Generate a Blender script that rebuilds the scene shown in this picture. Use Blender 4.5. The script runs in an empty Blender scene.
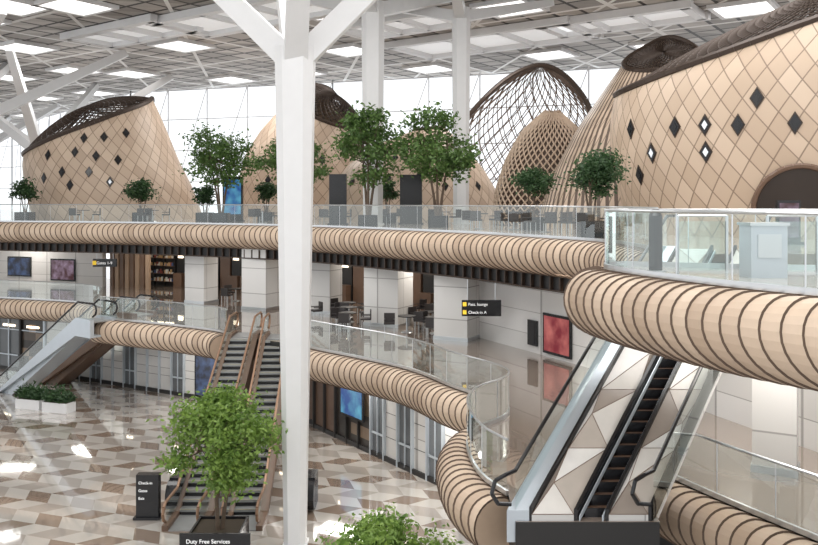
import bpy, math, random
import numpy as np
from mathutils import Vector, Matrix
from mathutils.bvhtree import BVHTree
random.seed(7)
F=800.0; HZ=202.0; H=10.7; U=9.4; M=4.7; CX=409.0   # survey constants: eye height and the three floor levels
CEIL=23.5
def X_(px,Y): return (px-CX)/F*Y
def Z_(py,Y): return H-(py-HZ)/F*Y
sc=bpy.context.scene
sc.view_settings.view_transform='Standard'
# ------------------------------------------------------------------ materials
class N:
    def __init__(s,name):
        s.mat=bpy.data.materials.new(name); s.mat.use_nodes=True; s.t=s.mat.node_tree
        s.b=s.t.nodes['Principled BSDF']; s.o=s.t.nodes['Material Output']
    def n(s,t): return s.t.nodes.new(t)
    def l(s,a,b): s.t.links.new(a,b)
    def m(s,op,a,b=None,c=None):
        n=s.n('ShaderNodeMath'); n.operation=op
        for i,x in enumerate((a,b,c)):
            if x is None: continue
            if isinstance(x,(int,float)): n.inputs[i].default_value=x
            else: s.l(x,n.inputs[i])
        return n.outputs[0]
    def xyz(s,kind='Object',rot=0):
        tc=s.n('ShaderNodeTexCoord'); src=tc.outputs[kind]
        if rot:
            mp=s.n('ShaderNodeMapping'); mp.inputs['Rotation'].default_value=(0,0,rot); s.l(src,mp.inputs['Vector']); src=mp.outputs[0]
        sp=s.n('ShaderNodeSeparateXYZ'); s.l(src,sp.inputs[0]); return sp.outputs
    def white(s,a,b):
        cb=s.n('ShaderNodeCombineXYZ'); s.l(a,cb.inputs[0]); s.l(b,cb.inputs[1])
        w=s.n('ShaderNodeTexWhiteNoise'); w.noise_dimensions='2D'; s.l(cb.outputs[0],w.inputs['Vector']); return w.outputs['Value']
    def mix(s,f,a,b):
        n=s.n('ShaderNodeMix'); n.data_type='RGBA'
        for i,x in ((0,f),(6,a),(7,b)):
            if isinstance(x,(int,float)): n.inputs[i].default_value=x
            elif isinstance(x,tuple): n.inputs[i].default_value=(*x,1)
            else: s.l(x,n.inputs[i])
        return n.outputs[2]
    def noise(s,scale,detail=3,kind='Object'):
        tc=s.n('ShaderNodeTexCoord'); n=s.n('ShaderNodeTexNoise'); n.inputs['Scale'].default_value=scale; n.inputs['Detail'].default_value=detail
        s.l(tc.outputs[kind],n.inputs['Vector']); return n.outputs['Fac']
    def col(s,c): s.l(c,s.b.inputs['Base Color'])
def simple(name,c,rough=.5,metal=0,var=.12,scale=3,emit=None,es=0,spec=.5,coat=0):
    k=N(name); b=k.b
    b.inputs['Roughness'].default_value=rough; b.inputs['Metallic'].default_value=metal
    b.inputs['Specular IOR Level'].default_value=spec
    if coat: b.inputs['Coat Weight'].default_value=coat; b.inputs['Coat Roughness'].default_value=.02; b.inputs['Coat IOR'].default_value=1.7
    f=k.noise(scale); k.col(k.mix(f,tuple(x*(1-var) for x in c),tuple(min(1,x*(1+var)) for x in c)))
    if emit: b.inputs['Emission Color'].default_value=(*emit,1); b.inputs['Emission Strength'].default_value=es
    return k.mat
WA=(.48,.36,.262); WB=(.60,.468,.355)
def mat_shingle(name='timber_shingle',a1=WA,a2=WB,line=.07):
    k=N(name); s=k.xyz('UV')
    a=k.m('ADD',s[0],s[1]); b=k.m('SUBTRACT',s[0],s[1])
    fa=k.m('FRACT',a); fb=k.m('FRACT',b)
    ln=k.m('MAXIMUM',k.m('LESS_THAN',fa,line),k.m('LESS_THAN',fb,line))
    w=k.white(k.m('FLOOR',a),k.m('FLOOR',b))
    c=k.mix(w,a1,a2); c=k.mix(k.m('MULTIPLY',ln,.7),c,(.14,.09,.06)); k.col(c)
    k.b.inputs['Roughness'].default_value=.5; return k.mat
def mat_slat():
    k=N('timber_slats'); s=k.xyz('UV')
    a=k.m('ADD',s[0],k.m('MULTIPLY',s[1],.6)); fa=k.m('FRACT',a)
    b=k.m('SUBTRACT',s[0],s[1]); fb=k.m('FRACT',b)
    ln=k.m('MAXIMUM',k.m('LESS_THAN',fa,.42),k.m('MULTIPLY',k.m('LESS_THAN',fb,.14),.7))
    c=k.mix(k.white(k.m('FLOOR',a),k.m('FLOOR',b)),(.5,.385,.285),(.64,.50,.385)); c=k.mix(k.m('MULTIPLY',ln,.88),c,(.07,.04,.027)); k.col(c)
    k.b.inputs['Roughness'].default_value=.5; return k.mat
def mat_wall(name,c1,c2,rough=.3,sx=1.2,sz=.9,rot=-.75):
    k=N(name); s=k.xyz('Object',rot)
    a=k.m('DIVIDE',s[0],sx); b=k.m('DIVIDE',s[2],sz)
    ln=k.m('MAXIMUM',k.m('LESS_THAN',k.m('FRACT',a),.025),k.m('LESS_THAN',k.m('FRACT',b),.03))
    c=k.mix(k.white(k.m('FLOOR',a),k.m('FLOOR',b)),c1,c2); c=k.mix(k.m('MULTIPLY',ln,.65),c,(.2,.19,.18)); k.col(c)
    k.b.inputs['Roughness'].default_value=rough; return k.mat
def mat_ceiling():
    k=N('ceiling_tiles'); s=k.xyz('Object',.62)
    a=k.m('DIVIDE',s[0],2.0); b=k.m('DIVIDE',s[1],2.0)
    A=k.m('DIVIDE',s[0],10.0); B=k.m('DIVIDE',s[1],10.0)
    fa=k.m('FRACT',a); fb=k.m('FRACT',b)
    ln=k.m('MAXIMUM',k.m('LESS_THAN',fa,.13),k.m('LESS_THAN',fb,.13))
    big=k.m('MAXIMUM',k.m('LESS_THAN',k.m('FRACT',A),.04),k.m('LESS_THAN',k.m('FRACT',B),.04))
    dg=k.m('LESS_THAN',k.m('FRACT',k.m('ADD',A,B)),.04); big=k.m('MAXIMUM',big,dg)
    tri=k.m('LESS_THAN',fa,fb)
    bay=k.white(k.m('FLOOR',A),k.m('FLOOR',B))
    w=k.white(k.m('ADD',k.m('FLOOR',a),k.m('MULTIPLY',tri,31.0)),k.m('FLOOR',b))
    w=k.m('ADD',k.m('MULTIPLY',w,.6),k.m('MULTIPLY',bay,.4))
    c=k.mix(w,(.17,.155,.145),(.72,.69,.66)); c=k.mix(ln,c,(.04,.036,.032)); c=k.mix(big,c,(.85,.85,.84)); k.col(c)
    k.b.inputs['Roughness'].default_value=.6; return k.mat
def mat_glass(name,tint=(.93,.97,.96),refl=1.0):
    k=N(name); k.t.nodes.remove(k.b)
    tr=k.n('ShaderNodeBsdfTransparent'); tr.inputs[0].default_value=(*tint,1)
    gl=k.n('ShaderNodeBsdfGlossy'); gl.inputs['Roughness'].default_value=.012; gl.inputs[0].default_value=(.93,.98,.97,1)
    fr=k.n('ShaderNodeFresnel'); fr.inputs[0].default_value=1.5
    mx=k.n('ShaderNodeMixShader'); k.l(k.m('MINIMUM',k.m('MULTIPLY',fr.outputs[0],refl),1.0),mx.inputs[0]); k.l(tr.outputs[0],mx.inputs[1]); k.l(gl.outputs[0],mx.inputs[2])
    k.l(mx.outputs[0],k.o.inputs[0]); return k.mat
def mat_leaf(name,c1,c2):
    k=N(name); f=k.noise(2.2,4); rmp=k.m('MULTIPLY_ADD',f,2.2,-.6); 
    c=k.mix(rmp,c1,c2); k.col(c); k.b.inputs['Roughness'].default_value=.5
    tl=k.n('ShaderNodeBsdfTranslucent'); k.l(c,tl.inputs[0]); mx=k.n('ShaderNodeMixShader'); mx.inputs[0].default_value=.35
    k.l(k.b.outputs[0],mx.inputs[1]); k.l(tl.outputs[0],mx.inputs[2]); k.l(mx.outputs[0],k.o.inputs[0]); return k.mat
def mat_screen(name,c1,c2,st=1.0,scale=1.5):
    k=N(name); f=k.noise(scale,5); ff=k.m('MULTIPLY_ADD',f,3.0,-1.1); ff2=k.m('MINIMUM',k.m('MAXIMUM',ff,0.0),1.0)
    c=k.mix(ff2,c1,c2); k.l(c,k.b.inputs['Emission Color']); k.b.inputs['Emission Strength'].default_value=st; k.b.inputs['Base Color'].default_value=(.02,.02,.02,1); return k.mat
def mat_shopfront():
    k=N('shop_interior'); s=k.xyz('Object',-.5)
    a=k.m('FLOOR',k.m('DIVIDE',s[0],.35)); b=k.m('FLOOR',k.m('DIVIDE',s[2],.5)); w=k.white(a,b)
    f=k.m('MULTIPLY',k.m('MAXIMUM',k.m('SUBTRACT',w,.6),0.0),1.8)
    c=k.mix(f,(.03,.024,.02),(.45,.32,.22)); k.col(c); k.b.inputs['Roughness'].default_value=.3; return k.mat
SHING=mat_shingle(); SHING2=mat_shingle('timber_shingle_far',(.43,.32,.235),(.56,.435,.33)); SLAT=mat_slat()
OAK=[simple('oak_light',(.60,.465,.35),.42,var=.06,scale=6),simple('oak_mid',(.54,.41,.305),.42,var=.06,scale=6),simple('oak_warm',(.47,.35,.255),.42,var=.06,scale=6)]
SEAM=simple('oak_seam',(.10,.064,.043),.7)
WHITE=simple('white_paint',(.74,.74,.745),.4,var=.03); STEEL=simple('brushed_steel',(.62,.64,.66),.28,.9,.05); SILVER=simple('silver_cladding',(.52,.57,.62),.3,.35,.05)
BLACK=simple('black_gloss',(.012,.012,.014),.25); DARK=simple('dark_grille',(.02,.019,.019),.5); BRONZE=simple('dark_bronze',(.05,.032,.023),.45,.3); LATT=simple('lattice_brown',(.16,.105,.075),.5)
BROWN=simple('walnut_panel',(.15,.09,.06),.4); COPPER=simple('copper_handrail',(.30,.18,.115),.35,.4); STEP=simple('step_aluminium',(.34,.34,.34),.4,.4)
SHOPD=mat_shopfront()
STONE=mat_wall('white_stone',(.67,.66,.645),(.75,.74,.73)); STONE_G=mat_wall('pale_stone',(.60,.59,.575),(.70,.69,.675),.25,.9,1.4)
UFLOOR=simple('polished_beige_floor',(.50,.445,.40),.10,0,.08,.4); MFLOOR=simple('polished_brown_floor',(.25,.20,.165),.035,0,.12,.5,spec=.8,coat=.8)
T1=simple('tile_cream',(.52,.49,.45),.06,0,.06,.6,spec=.8,coat=1); T2=simple('tile_taupe',(.25,.19,.15),.06,0,.08,.6,spec=.8,coat=1); T3=simple('tile_grey',(.38,.34,.305),.06,0,.06,.6,spec=.8,coat=1)
GLASS=mat_glass('balustrade_glass',(.90,.955,.945),2.0); FGL=mat_glass('facade_glass',(.98,.99,1),.3)
CEILM=mat_ceiling()
LAMP=simple('skylight_glow',(1,1,1),.5,emit=(1,.99,.96),es=2.6); WLAMP=simple('warm_lamp',(1,1,1),.5,emit=(1,.82,.6),es=4)
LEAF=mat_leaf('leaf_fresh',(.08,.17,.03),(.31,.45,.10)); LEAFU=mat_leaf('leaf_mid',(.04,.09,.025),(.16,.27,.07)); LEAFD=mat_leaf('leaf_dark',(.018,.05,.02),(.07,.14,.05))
BARK=simple('bark',(.12,.085,.06),.8,var=.3,scale=8); SOIL=simple('soil',(.06,.045,.03),.9)
S_BLUE=mat_screen('screen_blue',(.005,.07,.3),(.12,.45,.62),.8,1.6); S_RED=mat_screen('screen_red',(.22,.005,.02),(.6,.16,.14),.8,1.6); S_DIM=mat_screen('screen_dim',(.003,.005,.015),(.05,.09,.2),1,2.5); S_POST=mat_screen('screen_pink',(.06,.01,.015),(.35,.25,.35),.7,2.5)
TXT=simple('sign_white',(.85,.85,.85),.5,emit=(1,1,1),es=.5); TXTY=simple('sign_yellow',(.9,.6,.05),.5,emit=(1,.65,.05),es=.5)
# ------------------------------------------------------------------ mesh builder
class MB:
    def __init__(s): s.v=[];s.f=[];s.mi=[];s.uv={}
    def add(s,vs,fs,m=0,uvs=None):
        o=len(s.v); s.v+= [tuple(v) for v in vs]
        for i,f in enumerate(fs):
            if uvs: s.uv[len(s.f)]=[uvs[j] for j in f]
            s.f.append(tuple(o+j for j in f)); s.mi.append(m)
    def obox(s,o,a,b,c,m=0):
        o,a,b,c=map(Vector,(o,a,b,c))
        vs=[o,o+a,o+a+b,o+b,o+c,o+a+c,o+a+b+c,o+b+c]
        fs=[(0,3,2,1),(4,5,6,7),(0,1,5,4),(1,2,6,5),(2,3,7,6),(3,0,4,7)]
        if a.cross(b).dot(c)<0: fs=[f[::-1] for f in fs]
        s.add(vs,fs,m)
    def box(s,c,sz,m=0,rot=0):
        R=Matrix.Rotation(rot,3,'Z'); a=R@Vector((sz[0],0,0)); b=R@Vector((0,sz[1],0)); d=Vector((0,0,sz[2]))
        s.obox(Vector(c)-a/2-b/2-d/2,a,b,d,m)
    def prism(s,poly,z0,z1,m=0):
        n=len(poly); area=sum(poly[i][0]*poly[(i+1)%n][1]-poly[(i+1)%n][0]*poly[i][1] for i in range(n))
        if area<0: poly=poly[::-1]
        vs=[(p[0],p[1],z0) for p in poly]+[(p[0],p[1],z1) for p in poly]
        s.add(vs,[tuple(range(n,2*n)),tuple(range(n-1,-1,-1))],m)
        s.add(vs,[(i,(i+1)%n,n+(i+1)%n,n+i) for i in range(n)],m+1)
    def cone(s,p0,p1,r0,r1,n=8,m=0,cap=True):
        p0,p1=Vector(p0),Vector(p1); d=(p1-p0)
        if d.length<1e-6: return
        d.normalize(); a=d.orthogonal().normalized(); b=d.cross(a)
        vs=[p0+(a*math.cos(2*math.pi*i/n)+b*math.sin(2*math.pi*i/n))*r0 for i in range(n)]+[p1+(a*math.cos(2*math.pi*i/n)+b*math.sin(2*math.pi*i/n))*r1 for i in range(n)]
        fs=[(i,(i+1)%n,n+(i+1)%n,n+i) for i in range(n)]
        if cap: fs+=[tuple(range(n-1,-1,-1)),tuple(range(n,2*n))]
        s.add(vs,fs,m)
    def chain(s,pts,r,n=6,m=0):
        for a,b in zip(pts[:-1],pts[1:]): s.cone(a,b,r,r,n,m)
    def obj(s,name,mats,parent=None,smooth=False,loc=None):
        me=bpy.data.meshes.new(name); me.from_pydata(s.v,[],s.f)
        for mt in mats: me.materials.append(mt)
        me.polygons.foreach_set('material_index',s.mi)
        if s.uv:
            ul=me.uv_layers.new(name='UVMap')
            for p in me.polygons:
                q=s.uv.get(p.index)
                if q:
                    for li,c in zip(p.loop_indices,q): ul.data[li].uv=c
        if smooth: me.polygons.foreach_set('use_smooth',[True]*len(me.polygons))
        me.update(); o=bpy.data.objects.new(name,me); sc.collection.objects.link(o)
        if parent: o.parent=parent
        if loc: o.location=loc
        return o
def smooth_path(pts,step=.35):
    P=[Vector((p[0],p[1])) for p in pts]; P=[P[0]*2-P[1]]+P+[P[-1]*2-P[-2]]; out=[]
    for i in range(1,len(P)-2):
        for k in range(24):
            t=k/24; a,b,c,d=P[i-1:i+3]
            out.append(.5*((2*b)+(c-a)*t+(2*a-5*b+4*c-d)*t*t+(3*b-a-3*c+d)*t**3))
    out.append(P[-2]); cum=[0]
    for a,b in zip(out[:-1],out[1:]): cum.append(cum[-1]+(b-a).length)
    n=max(2,round(cum[-1]/step)); res=[];j=0
    for i in range(n+1):
        L=cum[-1]*i/n
        while j<len(cum)-2 and cum[j+1]<L: j+=1
        t=(L-cum[j])/max(1e-9,cum[j+1]-cum[j]); res.append(out[j].lerp(out[j+1],min(1,t)))
    return res
def frames(path):
    res=[]
    for i,p in enumerate(path):
        d=(path[min(i+1,len(path)-1)]-path[max(i-1,0)]).normalized(); res.append((p,Vector((d.y,-d.x))))
    return res
def sweep(mb,path,prof,z,m=0):
    fr=frames(path); k=len(prof); vs=[]
    for p,nrm in fr:
        for o,h in prof: vs.append((p.x+nrm.x*o,p.y+nrm.y*o,z+h))
    fs=[(i*k+j,i*k+(j+1)%k,(i+1)*k+(j+1)%k,(i+1)*k+j) for i in range(len(fr)-1) for j in range(k)]
    fs+=[tuple(range(k)),tuple((len(fr)-1)*k+j for j in range(k))]
    mb.add(vs,fs,m)
def bullnose(name,path,z,r=.66,grille=True,w=.36,seam=.06):
    fr=frames(path); cum=[0]
    for a,b in zip(fr[:-1],fr[1:]): cum.append(cum[-1]+(b[0]-a[0]).length)
    L=cum[-1]; xs=np.array([[p.x,p.y,n.x,n.y] for p,n in fr]); cu=np.array(cum)
    def pos(s,a,rr):
        s=min(max(s,0),L); q=[float(np.interp(s,cu,xs[:,i])) for i in range(4)]
        o=.08+rr*.95*math.cos(a); return (q[0]+q[2]*o,q[1]+q[3]*o,z-r+rr*math.sin(a))
    mb=MB(); K=22; a0,a1=math.radians(112),math.radians(-150); n=int(L/w)+1; rn=random.Random(int(L*100))
    A=[a0+(a1-a0)*j/K for j in range(K+1)]
    skew=lambda a: .95*(a0-a)/(a0-a1)-.38*math.cos(a)
    for i in range(-4,n):
        m=rn.choice([0,0,1,1,2]); s0=i*w; s1=s0+w
        q0=[pos(s0+skew(a),a,r-.018) for a in A]; q1=[pos(s1+skew(a),a,r-.025) for a in A]; q2=[pos(s1+skew(a),a,r-.018) for a in A]; q3=[pos(s1-seam+skew(a),a,r+.012) for a in A]
        if Vector(q0[K//2])==Vector(q2[K//2]) and Vector(q0[0])==Vector(q2[0]): continue
        mb.add(q0+q3,[(j,j+1,K+2+j,K+1+j) for j in range(K)],m)
        mb.add(q3+q1,[(j,j+1,K+2+j,K+1+j) for j in range(K)],3)
        mb.add(q1+q2,[(j,j+1,K+2+j,K+1+j) for j in range(K)],3)
    for s in (0,L): mb.add([pos(s,2*math.pi*j/24,r-.03) for j in range(24)],[tuple(range(24))],2)
    o=mb.obj(name,OAK+[SEAM])
    if grille:
        g=MB(); sweep(g,path,[(-.25,-1.1),(.0,-1.25),(0,-1.85),(-.25,-1.85)],z,0)
        for p,n_ in frames(smooth_path(path,.55)):
            g.obox(Vector((p.x,p.y,z-1.85)),Vector((n_.x,n_.y,0))*.14,Vector((-n_.y,n_.x,0))*.07,(0,0,.5),1)
        sweep(g,path,[(.0,-1.80),(.16,-1.80),(.16,-1.86),(0,-1.86)],z,1)
        g.obj('grille',[DARK,BRONZE]).parent=o
    return o
def railing(name,path,z,h=1.12,step=.35,off=-.12,per=4):
    pts=[(p+n*off) for p,n in frames(smooth_path(path,step))]
    g=MB()
    for i in range(len(pts)-1):
        a,b=pts[i],pts[i+1]; e=(b-a)*.06 if i%per==per-1 else Vector((0,0))
        b2=b-e
        g.add([(a.x,a.y,z+.06),(b2.x,b2.y,z+.06),(b2.x,b2.y,z+h),(a.x,a.y,z+h)],[(0,1,2,3)],0)
        if i%per==0: g.cone((a.x,a.y,z),(a.x,a.y,z+h),.012,.012,6,1)
    g.chain([(p.x,p.y,z+h+.02) for p in pts],.028,8,1)
    for a,b in zip(pts[:-1],pts[1:]):
        d=(b-a); n=Vector((d.y,-d.x)).normalized()*.03
        g.obox((a.x-n.x,a.y-n.y,z),(d.x,d.y,0),(n.x*2,n.y*2,0),(0,0,.10),1)
    return g.obj(name,[GLASS,STEEL])
# ------------------------------------------------------------------ edges (plan coordinates, metres)
UP=smooth_path([(-40,56.5),(-26.6,52),(-16,48.3),(-5.9,42.6),(1.7,34),(4.6,29.3),(6.2,26),(6.5,23.3),(6.4,21)])
NEAR=smooth_path([(11.5,15.0),(7,15.5),(5.3,16.1),(4.2,16.35),(3.72,15.7),(3.85,14.7),(4.38,13.2),(5.0,11.9),(5.75,10.8),(6.8,9.6),(9.5,7.6)],.15)
MA=smooth_path([(-40,54.5),(-25,49.6),(-19.5,47.4),(-17.6,45.6)])
MBp=smooth_path([(-15.9,41.0),(-12.1,39),(-9.7,37.5),(-8.6,36.6),(-8.35,36.1)])
MC=smooth_path([(-4.9,33.6),(-3.8,32.4),(-.3,28.8),(1.35,25.8),(2.3,24.3),(2.75,23.2),(2.5,22.2),(1.75,21.2),(1.35,20.0),(1.32,18.6),(1.5,17.3),(1.9,16.3)],.25)
MD=smooth_path([(5.2,18.8),(5.8,16.9),(7.2,14),(8.6,11.5),(10,9.5)])
bullnose('timber_bullnose',UP,U,w=.40,seam=.05); bullnose('timber_bullnose',NEAR,U,r=.63,grille=False,w=.29,seam=.022)
for p in (MA,MBp): bullnose('timber_bullnose',p,M,.60,False,.40,.05)
for p in (MC,MD): bullnose('timber_bullnose',p,M,.60,False,.32,.03)
for p,z,s in ((UP,U,.5),(NEAR,U,.3),(MA,M,.5),(MBp,M,.4),(MC,M,.3),(MD,M,.35)): railing('glass_balustrade',p,z,step=s)
def inset(path,o=-.15): return [tuple(p+n*o) for p,n in frames(path)]
# floors
mb=MB()
mb.prism(inset(UP)+[(6.4,20),(40,20),(75,60),(75,72),(22,76),(-8,86),(-32,94),(-66,135),(-110,155),(-60,60)],U-1.0,U); mb.obj('floor_upper',[UFLOOR,BROWN])
mb=MB(); mb.prism(inset(NEAR)+[(30,7.6),(30,19.9),(11.5,19.9)],U-.9,U); mb.obj('floor_landing',[UFLOOR,BROWN])
mb=MB(); mb.prism(inset(MA)+inset(MBp)+inset(MC)+[(2,15.0),(4.7,15.0),(5.1,18.9)]+inset(MD)+[(30,9.5),(30,70),(-40,75)],M-.95,M); mb.obj('floor_mezzanine',[MFLOOR,DARK])
# ground tiles : zig-zag parallelograms
mb=MB(); D=.80; sk=.55; ww=.98
ang=-.33; ca,sa=math.cos(ang),math.sin(ang)
def rot(x,y): return (x*ca-y*sa-6, x*sa+y*ca+32, 0)
for j in range(-46,48):
    for i in range(-34,34):
        y0=j*D; y1=y0+D; s0=sk if j%2 else 0; s1=0 if j%2 else sk
        x0=i*ww; x1=x0+ww
        c=rot(x0,y0)
        if c[1]<4 or c[1]>66 or c[0]<-46 or c[0]>20: continue
        k=(i+2*(j//2))%4
        m=[1,0,2,0][k] if j%2==0 else [0,1,0,2][k]
        mb.add([rot(x0+s0,y0),rot(x1+s0,y0),rot(x1+s1,y1),rot(x0+s1,y1)],[(0,1,2,3)],m)
mb.obj('floor',[T1,T2,T3])
mb=MB(); mb.box((-5,35,-.15),(110,90,.2)); mb.obj('floor_substrate',[T3])
# ------------------------------------------------------------------ walls
def wall(name,pts,z0,z1,th,mat):
    mb=MB()
    for a,b in zip(pts[:-1],pts[1:]):
        a,b=Vector(a),Vector(b); d=b-a; n=Vector((-d.y,d.x)).normalized()*th
        mb.obox((a.x,a.y,z0),(d.x,d.y,0),(n.x,n.y,0),(0,0,z1-z0))
    return mb.obj(name,[mat])
MZ=U-1.05
wall('wall_left',[(-44,64.5),(-21.7,56.6)],M,MZ,.4,STONE)
wall('wall_back',[(-21.7,60),(-9,54),(2.3,44),(3.2,36.4)],M,MZ,.4,SHOPD)
wall('wall_right',[(2.9,35.8),(7.4,27.2),(7.9,25)],M,MZ,.4,STONE)
wall('wall_far_right',[(7.9,25),(8.6,22.5),(11.0,15.8)],M,MZ-.1,.4,STONE)
for x,y,w in ((-12.4,47.8,1.5),(-8.3,45,1.7),(-4.6,43.6,1.5),(-1.0,39.2,1.9),(2.1,35.2,1.6),(8.2,17.9,.9)):
    mb=MB(); mb.box((x,y,(M+MZ)/2),(w,w*.8,MZ-M),0,-.5); mb.box((x,y,M+.08),(w+.06,w*.8+.06,.16),1,-.5)
    mb.box((x,y,MZ-.06),(w+.1,w*.8+.1,.12),1,-.5); mb.obj('stone_column',[STONE_G,STEEL])
mb=MB(); rnd=random.Random(3)
for a,b,n,kinds in (((-20,58.6),(-9.5,53.4),12,'wgggdwgdwddd'),((-8.3,52.6),(1.6,43.8),12,'dwddddwdddwd')):
    dx,dy=b[0]-a[0],b[1]-a[1]; L=math.hypot(dx,dy); ux,uy=dx/L,dy/L; rt=math.atan2(dy,dx)
    for i in range(n):
        t=(i+.5)/n; x,y=a[0]+dx*t,a[1]+dy*t; w=L/n*.86; kd=kinds[i]
        if kd=='w': mb.box((x,y,M+1.4),(w,.2,2.8),1,rt); continue
        if kd=='d':
            mb.box((x,y,M+1.25),(w,.15,2.5),0,rt); mb.box((x+uy*.3,y-ux*.3,M+.5),(w*.9,.4,1.0),1,rt); mb.box((x+uy*.15,y-ux*.15,M+2.2),(w*.5,.06,.3),6,rt); continue
        mb.box((x,y,M+1.25),(w,.25,2.5),0,rt)
        for sh in range(4):
            zz=M+.35+sh*.55
            mb.box((x+uy*.25,y-ux*.25,zz),(w*.95,.3,.04),1,rt)
            for g in range(7):
                xx=x+ux*w*(g-3)/7.6+uy*.28; yy=y+uy*w*(g-3)/7.6-ux*.28; hh=rnd.uniform(.1,.3)
                mb.box((xx,yy,zz+hh/2+.02),(w*.09,.12,hh),rnd.choice([2,3,3,4,4,5]),rt)
        mb.box((x+uy*.2,y-ux*.2,M+2.6),(w*.9,.1,.07),6,rt)
mb.obj('shop_shelving',[DARK,BROWN,simple('goods_red',(.3,.08,.06)),simple('goods_amber',(.55,.36,.18)),simple('goods_white',(.7,.68,.62)),simple('goods_blue',(.08,.12,.25)),WLAMP])
mb=MB()
for i in range(8): mb.box((-20.9+i*.42,56.4-i*.19,M+1.6),(.3,.2,3.2),i%2,-.42)
mb.obj('timber_portal',[BROWN,simple('oak_batten',(.36,.25,.17))])
# ground storefronts
def storefront(name,a,b,n,z1,pattern):
    mb=MB(); dx,dy=b[0]-a[0],b[1]-a[1]; L=math.hypot(dx,dy); ux,uy=dx/L,dy/L; rt=math.atan2(dy,dx); w=L/n
    for i in range(n):
        t=(i+.5)/n; x,y=a[0]+dx*t,a[1]+dy*t; k=pattern[i%len(pattern)]
        mb.box((x,y,z1/2),(w*.9,.12,z1),k,rt)
        e=(a[0]+dx*i/n,a[1]+dy*i/n)
        mb.box((e[0]+uy*.08,e[1]-ux*.08,z1/2),(w*.07,.22,z1),5 if k in(0,3) else 4,rt)
        if k==3:
            mb.box((x+uy*.12,y-ux*.12,z1*.45),(w*.04,.06,z1*.85),5,rt)
            mb.box((x+uy*.14,y-ux*.14,1.0),(w*.8,.04,.08),5,rt)
        if k in (1,3): mb.box((x+uy*.1,y-ux*.1,2.6),(w*.9,.06,.06),5,rt); mb.box((x+uy*.1,y-ux*.1,2.85),(w*.5,.05,.12),6,rt)
        if k==0:
            for dz in (1.0,2.0): mb.box((x+uy*.065,y-ux*.065,dz),(w*.86,.012,.02),4,rt)
    mb.box(((a[0]+b[0])/2+uy*.05,(a[1]+b[1])/2-ux*.05,.1),(L,.2,.2),4,rt)
    return mb.obj(name,[STONE_G,SHOPD,BROWN,simple('shop_glazing',(.13,.14,.15),.04,0,.3,.8),DARK,SILVER,WLAMP])
storefront('storefront',(-20.6,48.8),(-9.0,42.2),14,3.8,[0,0,3,0,0,3,0,0,0,3,0,3,0,1])
storefront('storefront',(-44,60),(-20.6,48.8),12,3.8,[1,3,1,0])
storefront('storefront',(-9,42.2),(-4.4,38.5),4,3.8,[1,2])
storefront('storefront',(-4.4,38.0),(1.95,29.2),11,3.8,[2,2,1,1,1,3,0,3,0,3,0])
storefront('storefront',(1.95,29.2),(3.4,17),9,3.8,[3,0,1,0])
wall('wall_ground_right',[(3.4,17),(9,18.6),(16,12)],0,M-1,.3,DARK)
# ------------------------------------------------------------------ screens and signs
def panel_on(name,a,b,t,z0,z1,w,mat,th=.08,off=.06):
    a,b=Vector(a),Vector(b); d=(b-a).normalized(); n=Vector((d.y,-d.x)); p=a+(b-a)*t+n*off
    rt=math.atan2(d.y,d.x); mb=MB()
    mb.box((p.x,p.y,(z0+z1)/2),(w+.2,th,z1-z0+.2),0,rt); q=p+n*(th/2+.006)
    mb.box((q.x,q.y,(z0+z1)/2),(w,.02,z1-z0),1,rt); return mb.obj(name,[BLACK,mat])
WL=((-44,64.5),(-21.7,56.6))
panel_on('wall_screen',*WL,.685,Z_(275,59),Z_(258,59),2.0,S_DIM); panel_on('wall_screen',*WL,.855,Z_(279,58),Z_(260,58),2.0,S_POST)
WR=((2.9,35.8),(7.4,27.2))
panel_on('advert_screen',*WR,.62,M+.25,6.3,1.5,S_RED); panel_on('wall_panel',*WR,.46,M+.4,5.9,.4,BLACK)
panel_on('advert_screen',(-4.4,38.0),(1.95,29.2),.34,1.4,2.9,1.7,S_BLUE,off=.3)
panel_on('advert_screen',(-20.6,48.8),(-9.0,42.2),.88,.3,2.6,2.2,S_DIM,off=.3)
def text(s,size,loc,parent,mat,rz=0):
    cu=bpy.data.curves.new('lettering','FONT'); cu.body=s; cu.size=size; cu.extrude=.004; cu.materials.append(mat)
    o=bpy.data.objects.new('lettering',cu); sc.collection.objects.link(o); o.location=loc; o.rotation_euler=(math.pi/2,0,rz); o.parent=parent
def hang_sign(x,y,z0,z1,w,ztop,lines):
    mb=MB(); mb.box((x,y,(z0+z1)/2),(w,.12,z1-z0),0)
    for q in (-.35,.35): mb.cone((x+q*w,y,z1),(x+q*w,y,ztop),.02,.02,6,1)
    o=mb.obj('hanging_sign',[BLACK,STEEL]); h=(z1-z0)/len(lines)
    for i,l in enumerate(lines):
        text(l,h*.5,(x-w*.34,y-.075,z1-h*(i+.68)),o,TXT); 
        mb2=MB(); mb2.box((x-w*.43,y-.07,z1-h*(i+.5)),(h*.45,.02,h*.5),0); mb2.obj('pictogram',[TXTY]).parent=o
hang_sign(2.95,32.6,Z_(316,32.6),Z_(300,32.6),1.6,U-1.85,['Pass. lounge','Check-in A'])
hang_sign(-20.6,54.2,Z_(267,54),Z_(259,54),1.6,U-1.2,['Gates 1-9'])
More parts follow.
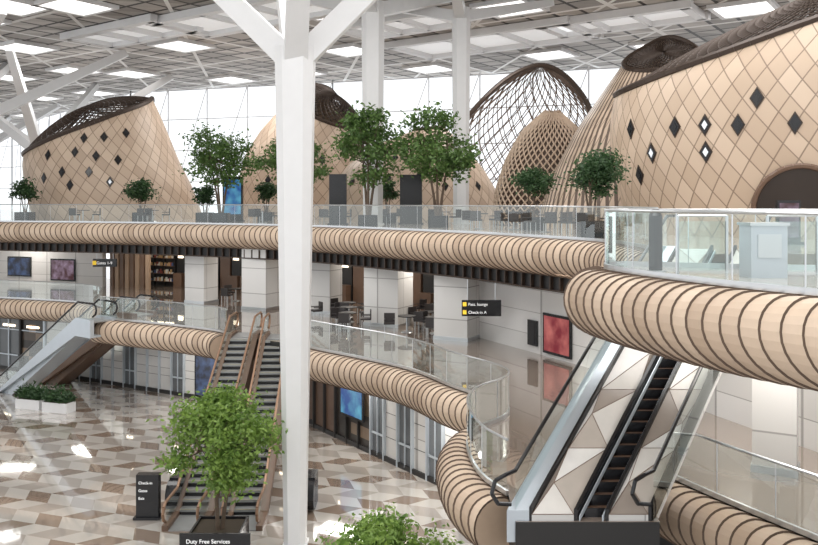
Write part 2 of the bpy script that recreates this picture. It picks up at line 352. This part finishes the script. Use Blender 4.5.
# ------------------------------------------------------------------ escalators
STEPY=simple('step_yellow',(.40,.36,.22))
def escalator(B,T,z0,z1,width,deck,rail,name='escalator',side_h=.75,zmin=None):
    B,T=Vector(B),Vector(T); d=(T-B); L=d.length; d.normalize(); c=Vector((d.y,-d.x))
    def P(s,w,z): q=B+d*s+c*w; return Vector((q.x,q.y,z))
    zb=lambda z: z if zmin is None else max(z,zmin)
    mb=MB(); n=int((z1-z0)/.2); O=P(0,0,0)
    for i in range(n):
        s=L*i/n; z=z0+(z1-z0)*(i+1)/n; o=P(s,-width/2,zb(z-.4)); t=z-zb(z-.4)
        mb.obox(o,P(L/n,0,0)-O,P(0,width,0)-O,(0,0,t),0)
        mb.obox(P(s-.012,-width/2,z-.2),P(.014,0,0)-O,P(0,width,0)-O,(0,0,.12),3)
        mb.obox(P(s,-width/2,z),P(.03,0,0)-O,P(0,width,0)-O,(0,0,.006),5)
    line=[(-1.3,z0),(0,z0),(L,z1),(L+1.3,z1)]
    def band(w0,w1,lo,hi,m):
        for (s0,a),(s1,b) in zip(line[:-1],line[1:]):
            vs=[]
            for w in (w0,w1):
                vs+=[P(s0,w,zb(a+lo)),P(s1,w,zb(b+lo)),P(s1,w,b+hi),P(s0,w,a+hi)]
            mb.add(vs,[(0,1,2,3),(7,6,5,4),(3,2,6,7),(0,4,5,1),(0,3,7,4),(1,5,6,2)],m)
    for sg in (-1,1):
        w0=sg*(width/2); w1=sg*(width/2+.22); band(min(w0,w1),max(w0,w1),-side_h,.16,1)
        wg=sg*(width/2+.08)
        for (s0,a),(s1,b) in zip(line[:-1],line[1:]):
            mb.add([P(s0,wg,a+.16),P(s1,wg,b+.16),P(s1,wg,b+.92),P(s0,wg,a+.92)],[(0,1,2,3)],2)
        hr=[P(-1.3,wg,z0+.3),P(-1.55,wg,z0+.45),P(-1.62,wg,z0+.65),P(-1.55,wg,z0+.85),P(-1.3,wg,z0+.95),P(0,wg,z0+.95),P(L,wg,z1+.95),P(L+1.3,wg,z1+.95),P(L+1.55,wg,z1+.85),P(L+1.62,wg,z1+.65),P(L+1.55,wg,z1+.45),P(L+1.3,wg,z1+.3)]
        mb.chain(hr,.05,8,4)
    band(-width/2,width/2,-side_h,-side_h+.1,1)
    mb.obox(P(-1.3,-width/2,z0-.02),P(1.3,0,0)-O,P(0,width,0)-O,(0,0,.05),0)
    mb.obox(P(L,-width/2,z1-.02),P(1.3,0,0)-O,P(0,width,0)-O,(0,0,.05),0)
    return mb.obj(name,[STEP,deck,GLASS,BLACK,rail,STEPY])
escalator((-7.35,27.3),(-7.35,35.3),0,M,.95,BROWN,COPPER,zmin=.0)
escalator((-5.5,27.3),(-5.75,34.9),0,M,.95,BROWN,COPPER,zmin=.0)
escalator((-22.6,45.4),(-16.4,40.9),0,M,1.0,SILVER,BLACK,zmin=.0)
escalator((-21.2,47.6),(-15.0,43.1),0,M,1.0,BROWN,BLACK,zmin=.0)
# right escalator bank with faceted inclined cladding
def bank():
    B=Vector((2.0,15.05,M)); a=Vector((4.46,5.0,4.7)); 
    def P(t,w,z): q=B+a*t; return Vector((q.x+w,q.y,q.z+z))
    mb=MB()
    def band(w0,w1,lo,hi,m,t0=0,t1=1.0):
        vs=[P(t0,w0,lo),P(t1,w0,lo),P(t1,w0,hi),P(t0,w0,hi),P(t0,w1,lo),P(t1,w1,lo),P(t1,w1,hi),P(t0,w1,hi)]
        mb.add(vs,[(0,1,2,3),(7,6,5,4),(3,2,6,7),(0,4,5,1),(0,3,7,4),(1,5,6,2)],m)
    band(-.16,.26,-.4,.20,0); band(.26,.31,-.4,.26,1)
    for w0,w1,sd in ((.31,1.10,3),(1.76,2.50,8)):
        band(w0,w1,-.4,.12,2)
        n=5; rn=random.Random(sd)
        for i in range(n):
            t0,t1=i/n,(i+1)/n; tm=(t0+t1)/2+rn.uniform(-.03,.03); 
            A,Bq,C,Dq=P(t0,w0,.125),P(t0,w1,.125),P(t1,w1,.125),P(t1,w0,.125)
            ms=[3,5,4,6]; rn.shuffle(ms)
            E=P(tm,w0+(w1-w0)*rn.choice([.15,.85]),.18)
            for tri,m in zip(((A,Bq,E),(Bq,C,E),(C,Dq,E),(Dq,A,E)),ms): mb.add(tri,[(0,1,2)],m)
            for p,q in ((A,E),(Bq,E),(C,E),(Dq,E),(A,Bq)): mb.cone(p,q,.008,.008,4,7)
    band(1.10,1.76,-.45,-.3,7)
    n=26
    for i in range(n):
        p=P(i/n,1.18,-.25); mb.obox(p,(.50,0,0),(0,a.y/n,0),(0,0,.22),7)
        mb.obox(p+Vector((0,-.01,.0)),(.50,0,0),(0,.03,0),(0,0,.235),1)
    band(1.10,1.17,-.3,.22,1); band(1.69,1.76,-.3,.22,1); band(1.20,1.22,0,.1,0); band(1.63,1.66,0,.1,0)
    band(2.50,2.56,-.12,.26,1)
    for w,h in ((0,.95),(2.60,.95)):
        mb.add([P(0,w,.2 if w==0 else -.1),P(1,w,.2 if w==0 else -.1),P(1,w,h),P(0,w,h)],[(0,1,2,3)],8)
        end=P(0,w,h); 
        hr=[end+Vector((-.1,-.1,-.6)),end+Vector((-.35,-.2,-.55)),end+Vector((-.47,-.25,-.35)),end+Vector((-.4,-.2,-.12)),end+Vector((-.2,-.12,-.04)),end,P(1,w,h),P(1,w,h)+Vector((.6,.7,0))]
        mb.chain(hr,.04,8,1)
    return mb.obj('escalator_bank',[SILVER,BLACK,STONE_G,simple('facet_white',(.66,.63,.59),.25),simple('facet_cream',(.48,.425,.375),.25),simple('facet_grey',(.30,.255,.22),.25),simple('facet_pale',(.74,.72,.69),.25),BROWN,GLASS])
bank()
# ------------------------------------------------------------------ structural tree columns
def tree_column(x,y,z0,zf,r0,r1,br,bw=.62):
    mb=MB()
    def ring(r,z): 
        c=.55; pts=[(1,c),(c,1),(-c,1),(-1,c),(-1,-c),(-c,-1),(c,-1),(1,-c)]
        return [(x+a*r,y+b*r,z) for a,b in pts]
    vs=ring(r0,z0)+ring(r1,zf); mb.add(vs,[(i,(i+1)%8,8+(i+1)%8,8+i) for i in range(8)]+[tuple(range(8,16))])
    for dx,dy in br:
        zt=CEIL-.1; q=Vector((x,y,zf-.5)); e=Vector((x+dx,y+dy,zt)); d=(e-q)
        side=Vector((-d.y,d.x,0)).normalized(); up=side.cross(d.normalized())
        w0,w1=r1*bw,r1*.38
        vs=[q+side*w0+up*w0,q-side*w0+up*w0,q-side*w0-up*w0,q+side*w0-up*w0,e+side*w1+up*w1,e-side*w1+up*w1,e-side*w1-up*w1,e+side*w1-up*w1]
        mb.add(vs,[(0,1,5,4),(1,2,6,5),(2,3,7,6),(3,0,4,7),(0,3,2,1),(4,5,6,7)])
    mb.box((x,y,z0+.03),(r0*2.3,r0*2.3,.06))
    return mb.obj('tree_column',[WHITE])
tree_column(-3.55,25,0,15.5,.33,.60,((-8.6,1.5),(8.2,1),(-2.2,9),(1.5,-8)),.6)
tree_column(X_(373,46.5),46.5,U,CEIL-1.2,.55,.66,((-6,2),(6,2),(1,5),(-1,-5)))
tree_column(X_(461,48),48,U,CEIL-1.2,.45,.54,((-6,3),(6,3),(1,6),(-1,-6)))
tree_column(-39,62,U,15,.5,.8,((15,6),(12,-9),(-8,5),(2,12)))
tree_column(-36,78,U,16,.5,.75,((12,3),(-12,5),(3,-12),(2,9)))
tree_column(-62,108,U,16,.5,.8,((16,-3),(-12,5),(6,-14),(2,12)))
# ------------------------------------------------------------------ glazed facade line (also trims the ceiling)
fac=[(-125,160),(-66,133),(-32,92),(-8,84),(22,74),(80,70)]
def facY(x): return float(np.interp(x,[p[0] for p in fac],[p[1] for p in fac]))
# ------------------------------------------------------------------ ceiling
mb=MB(); cp=[(-125,-15),(80,-15)]+[(x,y+2.0) for x,y in fac[::-1]]
mb.add([(x,y,CEIL+.1) for x,y in cp],[tuple(range(len(cp)))[::-1]]); mb.add([(x,y,CEIL+.5) for x,y in cp],[tuple(range(len(cp)))]); mb.obj('ceiling',[CEILM])
lamp=MB(); fr=MB()
def ceil_light(x,y,w,l,r=-.62,m=0):
    if y>facY(x)-2: return
    lamp.box((x,y,CEIL-.02),(w,l,.08),m,r)
    R=Matrix.Rotation(r,2)
    for sx,sy,bw,bl in ((0,1,w+.6,.3),(0,-1,w+.6,.3),(1,0,.3,l),(-1,0,.3,l)):
        o=R@Vector((sx*(w/2+.15),sy*(l/2+.15))); fr.box((x+o.x,y+o.y,CEIL-.04),(bw,bl,.25),0,r)
for px,py in ((75,5),(25,47),(182,45),(12,77),(40,97),(130,88),(232,79),(350,50),(430,68),(510,7),(590,66),(745,8),(660,45),(15,130),(95,92),(550,54),(10,5),(-30,20),(320,10),(132,73),(200,92),(30,115),(300,72),(75,70)):
    Y=F*(CEIL-H)/(HZ-py); ceil_light(X_(px,Y),Y,3.3,3.3)
for x in (-34,-20,-6,8,22):  # unseen panels overhead, added for the light they give
    for y in (-4,10,24,38): ceil_light(x+(y-10)*.2,y,4.0,4.0)
lamp.obj('ceiling_lights',[LAMP]); fr.obj('ceiling_light_frames',[WHITE])
cf=MB()
for px,py,w,l in ((250,12,14,5),(130,30,10,4),(490,38,15,6),(620,18,10,4),(400,22,8,4)):
    Y=F*(CEIL-H)/(HZ-py); x=X_(px,Y)
    R=Matrix.Rotation(-.62,2)
    cf.box((x,Y,CEIL-.05),(w,l,.1),1,-.62)
    for sx,sy,bw,bl in ((0,1,w+1,.6),(0,-1,w+1,.6),(1,0,.6,l),(-1,0,.6,l),(.3,0,.3,l),(-.3,0,.3,l)):
        o=R@Vector((sx*(w/2),sy*(l/2))); cf.box((x+o.x,Y+o.y,CEIL-.2),(bw,bl,.5),0,-.62)
cf.obj('ceiling_coffers',[WHITE,simple('coffer_panel',(.6,.6,.6),.5,emit=(1,1,1),es=.4)])
g=MB(); fm=MB()
for a,b in zip(fac[:-1],fac[1:]):
    a,b=Vector(a),Vector(b); d=b-a; L=d.length; d.normalize(); n=int(L/5)
    g.add([(a.x,a.y,U),(b.x,b.y,U),(b.x,b.y,CEIL),(a.x,a.y,CEIL)],[(0,1,2,3)])
    for i in range(n+1):
        p=a+(b-a)*i/n; fm.obox((p.x-.06,p.y-.06,U),(.12,0,0),(0,.12,0),(0,0,CEIL-U))
        if i<n:
            q=a+(b-a)*(i+1)/n
            fm.cone((p.x,p.y,U),(q.x,q.y,CEIL),.06,.06,4)
    for z in (U+3.5,U+7,U+10.5,CEIL-.3):
        fm.obox((a.x,a.y-.08,z),((b-a).x,(b-a).y,0),(0,.16,0),(0,0,.1))
wn=g.obj('window_1',[FGL]); fm.obj('window_frames',[simple('frame_white',(.85,.86,.88),.5)]).parent=wn
# ------------------------------------------------------------------ timber cocoons
def table(pts,zs):
    p=sorted((z,x) for x,z in pts); a=np.interp(zs,[q[0] for q in p],[q[1] for q in p])
    k=np.exp(-np.linspace(-2,2,31)**2); k/=k.sum(); ap=np.concatenate([2*a[0]-a[15:0:-1],a,2*a[-1]-a[-2:-17:-1]]); return np.convolve(ap,k,'valid')
def cocoon(name,Y,left,right,hl,hr,ratio=.85,cell=(.7,1.1),mat=SHING,cap=True,lattice=None,capbulge=1.2,tilt_dir=0,capthick=.1,capn=84,flip=1,rimr=None,caprows=22):
    s=Y/F
    Lp=[(X_(px,Y),Z_(py,Y)) for px,py in left]; Rp=[(X_(px,Y),Z_(py,Y)) for px,py in right]
    zmax=max(Z_(min(hl,hr),Y),U+1)
    zs=np.linspace(U,zmax,200); Lt=table(Lp,zs); Rt=table(Rp,zs)
    zl,zr=Z_(hl,Y),Z_(hr,Y)
    def S(th,t):
        c=math.cos(th-tilt_dir); h=(zl+zr)/2+(zr-zl)/2*c; z=U+(h-U)*t
        l=np.interp(z,zs,Lt); r=np.interp(z,zs,Rt); hw=max(.05,(r-l)/2); cx=(l+r)/2
        return Vector((cx+hw*math.cos(th),Y+hw*ratio*math.sin(th),z))
    hw=(Rt[0]-Lt[0])/2; per=2*math.pi*hw*(1+ratio)/2
    def dgrid(fn,nu,nv):
        vs=[fn(2*math.pi*(i+.5*(j%2))/nu,j/nv) for j in range(nv+1) for i in range(nu)]; fs=[]
        o=lambda ii,jj: jj*nu+ii%nu
        for j in range(nv-1):
            for i in range(nu):
                if j%2==0: fs.append((o(i,j),o(i,j+1),o(i,j+2),o(i-1,j+1)))
                else: fs.append((o(i,j),o(i+1,j+1),o(i,j+2),o(i,j+1)))
        q=MB(); q.add(vs,fs); return q
    if lattice:
        nu,nv,th_,mt=lattice; m2=dgrid(S,nu,nv); root=m2.obj(name,[mt]); w=root.modifiers.new('w','WIREFRAME'); w.thickness=th_; w.use_even_offset=False
    else:
        nt,nz=120,44; Nn=max(8,round(per/cell[0])); m2=MB(); vs=[];uv=[]
        for j in range(nz+1):
            for i in range(nt+1):
                p=S(2*math.pi*i/nt,j/nz); vs.append(p); uv.append((Nn*i/nt*flip,(p.z-U)/cell[1]))
        fs=[(j*(nt+1)+i,j*(nt+1)+i+1,(j+1)*(nt+1)+i+1,(j+1)*(nt+1)+i) for j in range(nz) for i in range(nt)]
        m2.add(vs,fs,0,uv); root=m2.obj(name,[mat],smooth=True)
    rim=[S(2*math.pi*i/96,1) for i in range(97)]
    if cap:
        C=sum(rim[:-1],Vector())/96; nn=Vector((0,0,0))
        for i in range(96): nn+=(rim[i]-C).cross(rim[i+1]-C)
        nn.normalize()
        if nn.z<0: nn=-nn
        def D_(th,t): ro=1-t*.97; R=S(th,1); return C+(R-C)*ro+nn*capbulge*(1-ro*ro)
        oc=dgrid(D_,capn,caprows).obj('lattice_cap',[BRONZE]); w=oc.modifiers.new('w','WIREFRAME'); w.thickness=capthick; w.use_even_offset=False; oc.parent=root
    if cap or not lattice:
        r2=MB(); r2.chain(rim,rimr or (.16 if Y>35 else .12),6); r2.obj('rim',[BRONZE]).parent=root
    return root,m2
PANE=simple('pane',(.7,.72,.75),.2,emit=(.8,.9,1),es=.3)
def diamonds(root,m2,lst,w,h):
    bv=BVHTree.FromPolygons([Vector(v) for v in m2.v],m2.f); eye=Vector((0,0,H)); mb=MB()
    for px,py,light in lst:
        d=Vector(((px-CX)/F,1,(HZ-py)/F)).normalized(); loc,nrm,_,_=bv.ray_cast(eye,d)
        if loc is None: continue
        if nrm.dot(d)>0: nrm=-nrm
        side=Vector((0,0,1)).cross(nrm).normalized(); up=nrm.cross(side)
        for k,(sc_,o,m) in enumerate(((1,.03,0),(.80,.05,1),(.42,.07,2 if light else 1))):
            c=loc+nrm*o; q=[c+side*w/2*sc_,c+up*h/2*sc_,c-side*w/2*sc_,c-up*h/2*sc_]; b=[v-nrm*.12 for v in q]
            mb.add(q+b,[(0,1,2,3),(0,4,5,1),(1,5,6,2),(2,6,7,3),(3,7,4,0)],m)
    if mb.v: mb.obj('diamond_windows',[BRONZE,BLACK,PANE]).parent=root
r,m=cocoon('timber_cocoon',62,[(40,222),(31,190),(28,165),(32,140),(48,118),(78,105),(120,95)],[(203,222),(192,190),(177,160),(163,125),(155,106),(150,95)],156,98,.85,(.95,1.15),SHING2,capbulge=1.7,capthick=.12,capn=48,caprows=16,rimr=.20,tilt_dir=.2)
diamonds(r,m,[(48,155,0),(62,172,0),(75,152,0),(84,138,0),(96,156,0),(104,137,0),(70,185,0),(44,178,0),(126,133,0),(89,172,0),(118,160,0),(110,182,1)],.55,.85)
r,m=cocoon('timber_cocoon',66,[(235,222),(238,185),(246,155),(262,130),(285,105),(312,86)],[(372,222),(370,185),(368,150),(364,120),(356,95),(346,82)],132,83,.85,(.95,1.15),SHING2,capbulge=1.2,tilt_dir=2.6,capn=40,caprows=14,capthick=.12)
diamonds(r,m,[(258,165,0),(268,180,0),(322,160,0),(340,182,0)],.55,.85)
r,m=cocoon('timber_cocoon',56,[(318,222),(330,190),(348,165),(375,145),(410,132),(436,124)],[(508,222),(497,192),(484,170),(466,148),(450,132),(440,124)],131,127,.7,(.9,1.1),SHING2,cap=False)
diamonds(r,m,[(352,182,0),(365,165,0),(388,178,0),(395,158,0),(420,175,0),(445,160,0),(462,180,0),(445,186,0),(478,186,0),(430,150,0)],.5,.75)
dome,_=cocoon('lattice_dome',66,[(430,222),(436,180),(450,140),(475,105),(505,78),(535,66)],[(612,222),(608,180),(602,140),(590,108),(568,80),(545,66)],67,67,.4,cap=False,lattice=(36,16,.12,LATT))
mb=MB(); arc=[(436,200),(440,170),(455,135),(478,105),(505,80),(530,67),(548,66),(568,78),(588,104),(600,140),(606,175),(608,205)]
pts=[(p.x,61.5,p.y) for p in smooth_path([(X_(a,61.5),Z_(b,61.5)) for a,b in arc],.6)]
pts=[(p[0],p[1],max(U,p[2])) for p in pts]; mb.chain(pts,.19,8); mb.obj('gridshell_arch',[BRONZE]).parent=dome
lc,_=cocoon('lattice_cocoon',46,[(496,222),(500,190),(510,160),(526,132),(547,114)],[(598,222),(594,190),(586,160),(574,130),(554,112)],112,112,.8,(.5,.7),simple('cocoon_liner',(.10,.065,.045),.6),cap=False,rimr=.05)
sh,_=cocoon('lattice_shell',46,[(492,222),(496,190),(506,160),(522,131),(545,111)],[(602,222),(598,190),(590,160),(578,129),(556,109)],111,111,.8,cap=False,lattice=(40,26,.13,simple('light_timber',(.57,.44,.335),.5))); sh.parent=lc
r,m=cocoon('slatted_cocoon',42,[(538,222),(546,195),(558,165),(578,128),(606,88),(630,54),(644,38)],[(735,222),(730,190),(722,150),(712,110),(704,70),(694,42),(688,34)],76,34,.8,(.42,1.5),SLAT,cap=True,capbulge=.1,tilt_dir=1.2,capthick=.07,capn=36,caprows=12,rimr=.13)
r,m=cocoon('timber_cocoon',34,[(632,222),(622,190),(615,155),(613,125),(618,92),(640,50),(690,10),(760,-60),(830,-110)],[(1085,222),(1075,160),(1055,90),(1020,10),(980,-60),(930,-110)],93,-72,.72,(.74,1.12),SHING,capbulge=.8,capthick=.06,capn=100,caprows=24,rimr=.15)
diamonds(r,m,[(675,127,0),(705,125,1),(757,98,0),(738,125,0),(795,123,0),(652,153,1),(706,152,1),(631,129,0),(640,175,0)],.5,.84)
def arch_door():
    bv=BVHTree.FromPolygons([Vector(v) for v in m.v],m.f); mb=MB(); eye=Vector((0,0,H)); n=18
    pts=[(800+48*math.cos(a),210-44*math.sin(a)) for a in [math.pi*i/n for i in range(n+1)]]
    vs=[]
    for px,py in pts+[(800,208)]:
        d=Vector(((px-CX)/F,1,(HZ-py)/F)).normalized(); loc,nr,_,_=bv.ray_cast(eye,d)
        if loc is None: loc=Vector((0,30,U))
        vs.append(loc+Vector((0,-.12,0)))
    mb.add(vs,[(i,i+1,n+1) for i in range(n)],0); mb.chain(vs[:-1],.1,6,1)
    mb.obj('door_1',[simple('door_void',(.03,.02,.015),.6),BROWN])
arch_door()
# ------------------------------------------------------------------ planting
def tree(name,x,y,z,h,w,z0,n,ls,leaf,seed,planter=None,round_=False,stems=3,nc=None):
    rn=random.Random(seed); mb=MB()
    cz=(h+z0)/2; rz=(h-z0)/2; R=w/2
    clumps=[]
    nc=nc or (16 if round_ else 38)
    while len(clumps)<nc:
        v=Vector((rn.uniform(-1,1),rn.uniform(-1,1),rn.uniform(-1,1)))
        if v.length>1 or v.length<.25: continue
        k=.62 if round_ else .9
        tap=1-.4*max(0,v.z)
        clumps.append(Vector((v.x*R*k*tap,v.y*R*k*tap,cz+v.z*rz*k)))
    st=[]
    for i in range(stems):
        a=2*math.pi*i/stems+rn.random(); e=Vector((math.cos(a)*R*.28,math.sin(a)*R*.28,cz))
        pts=[Vector((math.cos(a)*.05,math.sin(a)*.05,.2)),Vector((e.x*.35,e.y*.35,z0*.6+.2)),Vector((e.x*.7,e.y*.7,z0+.3*(cz-z0))),e]; r=.03+h*.009
        for q in range(3): mb.cone(pts[q],pts[q+1],r*(1-.22*q),r*(1-.22*(q+1)),7,0)
        st.append(pts)
    for c in clumps:
        s=min(st,key=lambda p:(p[3].xy-c.xy).length); o=s[2].lerp(s[3],rn.random()); mid=(o+c)/2+Vector((0,0,-.05*h*.3))
        mb.cone(o,mid,.02+.002*h,.015,5,0); mb.cone(mid,c,.015,.006,5,0)
    per=n//nc; sig=(w*.14 if not round_ else w*.2)
    for c in clumps:
        sg=sig*rn.uniform(.65,1.15)
        for _ in range(per):
            v=Vector((rn.gauss(0,1),rn.gauss(0,1),rn.gauss(0,.62))); v=v*sg*.58
            p=c+v; l=ls*rn.uniform(.7,1.3)
            a=Vector((rn.uniform(-1,1),rn.uniform(-1,1),rn.uniform(-.9,.3))).normalized(); b=a.orthogonal().normalized(); b.rotate(Matrix.Rotation(rn.random()*6.28,3,a))
            mb.add([p,p+a*l*.5+b*l*.24,p+a*l,p+a*l*.5-b*l*.24],[(0,1,2,3)],1)
    if planter:
        pw,ph=planter
        for sx,sy,bw,bd in ((0,1,pw,.06),(0,-1,pw,.06),(1,0,.06,pw),(-1,0,.06,pw)): mb.box((sx*(pw/2-.03),sy*(pw/2-.03),ph/2),(bw,bd,ph),2)
        mb.box((0,0,ph-.1),(pw-.1,pw-.1,.04),3)
    return mb.obj(name,[BARK,leaf,BLACK,SOIL],loc=(x,y,z))
def utree(px,Y,top,wpx,seed,round_=False,leaf=LEAFU,z0f=.36,n=4400,ls=.25):
    h=Z_(top,Y)-U; w=wpx*Y/F
    tree('potted_tree',X_(px,Y),Y,U,h,w,h*z0f,n,ls,leaf,seed,(1.0,.6),round_)
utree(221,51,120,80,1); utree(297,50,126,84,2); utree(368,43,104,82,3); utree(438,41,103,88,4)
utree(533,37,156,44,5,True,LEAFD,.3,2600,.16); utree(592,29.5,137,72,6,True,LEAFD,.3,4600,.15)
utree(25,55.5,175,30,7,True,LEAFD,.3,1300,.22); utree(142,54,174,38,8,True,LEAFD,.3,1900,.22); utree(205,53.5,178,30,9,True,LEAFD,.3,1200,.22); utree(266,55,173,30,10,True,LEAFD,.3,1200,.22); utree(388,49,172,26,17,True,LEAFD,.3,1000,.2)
tree('potted_tree',-5.85,24.6,0,5.0,3.7,1.85,9500,.165,LEAF,11,(1.55,.75),nc=44)
tree('potted_tree',-.45,19.6,0,2.95,3.6,.9,8500,.15,LEAF,12,(1.3,.7))
tree('potted_shrub',4.6,14.0,0,1.3,1.6,.6,1500,.14,LEAFD,14,(1.1,.6),True)
def shrub_box(x,y,rt,seed):
    rn=random.Random(seed); mb=MB(); mb.box((0,0,.25),(1.5,.7,.5),0,rt); mb.box((0,0,.5),(1.4,.6,.04),2,rt)
    R=Matrix.Rotation(rt,3,'Z')
    for _ in range(900):
        p=R@Vector((rn.uniform(-.75,.75),rn.uniform(-.35,.35),.5+abs(rn.gauss(0,.28)))); l=rn.uniform(.1,.25)
        a=Vector((rn.uniform(-1,1),rn.uniform(-1,1),rn.uniform(0,1))).normalized(); b=a.orthogonal().normalized()
        mb.add([p,p+a*l*.5+b*l*.22,p+a*l,p+a*l*.5-b*l*.22],[(0,1,2,3)],1)
    mb.obj('planter_box',[WHITE,LEAFD,SOIL],loc=(x,y,0))
shrub_box(-19.6,41.6,-.3,1); shrub_box(-17.9,40.9,-.3,2)
mb=MB(); mb.box((-5.75,23.72,.45),(2.1,.08,.85)); o=mb.obj('planter_sign',[BLACK]); text('Duty Free Services',.17,(-6.6,23.66,.6),o,TXT); text('1-26',.17,(-5.15,23.66,.3),o,TXTY)
# ------------------------------------------------------------------ totems and small furniture
def totem(name,x,y,z,w,h,d=.35,face=None,lines=()):
    mb=MB(); mb.box((x,y,z+.04),(w+.16,d+.16,.08)); mb.box((x,y,z+h/2),(w,d,h)); 
    if face: mb.box((x,y-d/2-.01,z+h*.55),(w*.84,.02,h*.78),1)
    o=mb.obj(name,[BLACK,face or BLACK])
    for i,l in enumerate(lines): text(l,.13,(x-w*.38,y-d/2-.03,z+h-.3-i*.26),o,TXT)
totem('information_totem',X_(148.5,27.1),27.1,0,.75,1.5,.3,None,('Check-in','Gates','Exit'))
totem('advert_totem',X_(233,54),54,U,1.35,3.0,.3,S_BLUE)
totem('information_totem',X_(338,46),46,U,1.0,2.9,.3); totem('information_totem',X_(411,47),47,U,1.3,2.9,.3)
totem('advert_totem',X_(788,24.5),24.5,U,.7,1.35,.15,S_POST)
for px in (179,311):
    mb=MB(); x=X_(px,28.3); mb.box((x,28.3,.55),(.4,.9,1.1)); mb.cone((x-.2,27.8,.55),(x+.2,27.8,.55),.5,.5,18); mb.obj('escalator_barrier',[BLACK])
def chair_mesh():
    mb=MB(); mb.box((0,0,.45),(.5,.5,.08)); mb.box((0,.23,.68),(.5,.06,.4)); 
    for a in (-.22,.22):
        for b in (-.22,.22): mb.cone((a,b,0),(a,b,.45),.02,.02,6,1)
        mb.box((a,0,.62),(.05,.45,.04),0)
    return mb
def table_mesh():
    mb=MB(); mb.cone((0,0,.72),(0,0,.76),.42,.42,20); mb.cone((0,0,0),(0,0,.72),.04,.04,8,1); mb.cone((0,0,0),(0,0,.03),.28,.24,16,1); return mb
CH=simple('chair_dark',(.035,.03,.03),.4)
co=chair_mesh().obj('cafe_chair',[CH,STEEL]); to=table_mesh().obj('cafe_table',[DARK,STEEL])
co.location=(-.9,36.7,M); to.location=(-.1,36.9,M)
def inst(src,name,x,y,z,r):
    o=bpy.data.objects.new(name,src.data); sc.collection.objects.link(o); o.location=(x,y,z); o.rotation_euler=(0,0,r)
rn=random.Random(9)
for x,y,z in ((.9,38.3,M),(1.2,36.6,M),(-.2,41.6,M),(-3,40,M),(-3.2,41.8,M),(-10.5,48.5,M),(-6.2,47.2,M),(-5.5,40.6,M),(-2.9,38,M),(1.5,41.2,M),(-4.5,47.0,U),(-1.6,49.4,U),(1.9,45.1,U),(3.4,38.6,U),(4.9,37.4,U),(5.9,34.5,U),(-9,49.2,U),(-17,53,U),(-22,54,U),(7.3,32.6,U)):
    inst(to,'cafe_table',x,y,z,0)
    for k in range(3):
        a=rn.random()*.6+k*2.1; inst(co,'cafe_chair',x+.85*math.cos(a),y+.85*math.sin(a),z,a-math.pi/2)
mb=MB(); mb.box((6.15,13.9,U+.45),(.62,.5,.9),0); mb.box((6.15,13.9,U+.92),(.68,.56,.05),1); mb.box((6.15,13.64,U+.55),(.4,.02,.4),1); mb.obj('ticket_machine',[SILVER,STEEL])
for gx,gy in ((5.35,14.6),(6.9,14.4)):
    mb=MB(); mb.box((gx,gy,U+.5),(.9,.03,.9),1); mb.cone((gx-.45,gy,U),(gx-.45,gy,U+1.05),.03,.03,8,0); mb.cone((gx+.45,gy,U),(gx+.45,gy,U+1.05),.03,.03,8,0); mb.cone((gx-.45,gy,U+1.05),(gx+.45,gy,U+1.05),.02,.02,8,0); mb.obj('glass_gate',[STEEL,GLASS])
mb=MB(); mb.cone((4.5,14.6,U),(4.5,14.6,U+1.05),.12,.12,16); mb.cone((4.5,14.6,U+1.05),(4.5,14.6,U+1.17),.12,.06,16); mb.cone((4.5,14.6,U),(4.5,14.6,U+.06),.18,.18,16,1); mb.obj('litter_bin',[BLACK,STEEL])
# ------------------------------------------------------------------ lights
def area(x,y,z,sx,sy,p,col=(1,1,1),rot=(0,0,0)):
    l=bpy.data.lights.new('lamp','AREA'); l.shape='RECTANGLE'; l.size=sx; l.size_y=sy; l.energy=p; l.color=col
    o=bpy.data.objects.new('added_area_light',l); sc.collection.objects.link(o); o.location=(x,y,z); o.rotation_euler=rot
for x,y in ((-28,36),(-14,34),(0,30),(-20,14),(-6,10),(10,16),(8,2),(14,30)): area(x,y,CEIL-.6,9,9,1400,(1,.99,.975))  # area lights added to light the hall, standing in for skylights
for x,y in ((-30,70),(-12,62),(6,56),(22,44)): area(x,y,CEIL-.6,5,5,1150,(1,.99,.975))  # more added area lights, topping up the ceiling panels
for x,y in ((-28,57),(-17,53),(-9,49),(-3,44.5),(1.2,39),(6.2,27.5),(8.8,20.5),(7.6,16.2)): area(x,y,MZ-.12,2.4,1.4,140,(1,.94,.86))  # fill lights added under the upper slab, dark without them
for x,y in ((-18,45),(-11,41.5),(-2.5,34),(1,28.5),(2.6,21.5)): area(x,y,M-1.35,3,1.2,160,(1,.96,.9),(0,0,-.5))  # fill lights added under the mezzanine edge, no fixtures modelled
w=bpy.data.worlds.new('World'); sc.world=w; w.use_nodes=True; bg=w.node_tree.nodes['Background']; bg.inputs[0].default_value=(.96,.98,1,1); bg.inputs[1].default_value=1.4
# ------------------------------------------------------------------ camera
cam=bpy.data.cameras.new('camera'); cam.sensor_width=36; cam.lens=F/818*36; cam.shift_y=-(272.5-HZ)/818; cam.clip_end=500
co_=bpy.data.objects.new('camera',cam); sc.collection.objects.link(co_); co_.location=(0,0,H); co_.rotation_euler=(math.pi/2,0,0); sc.camera=co_
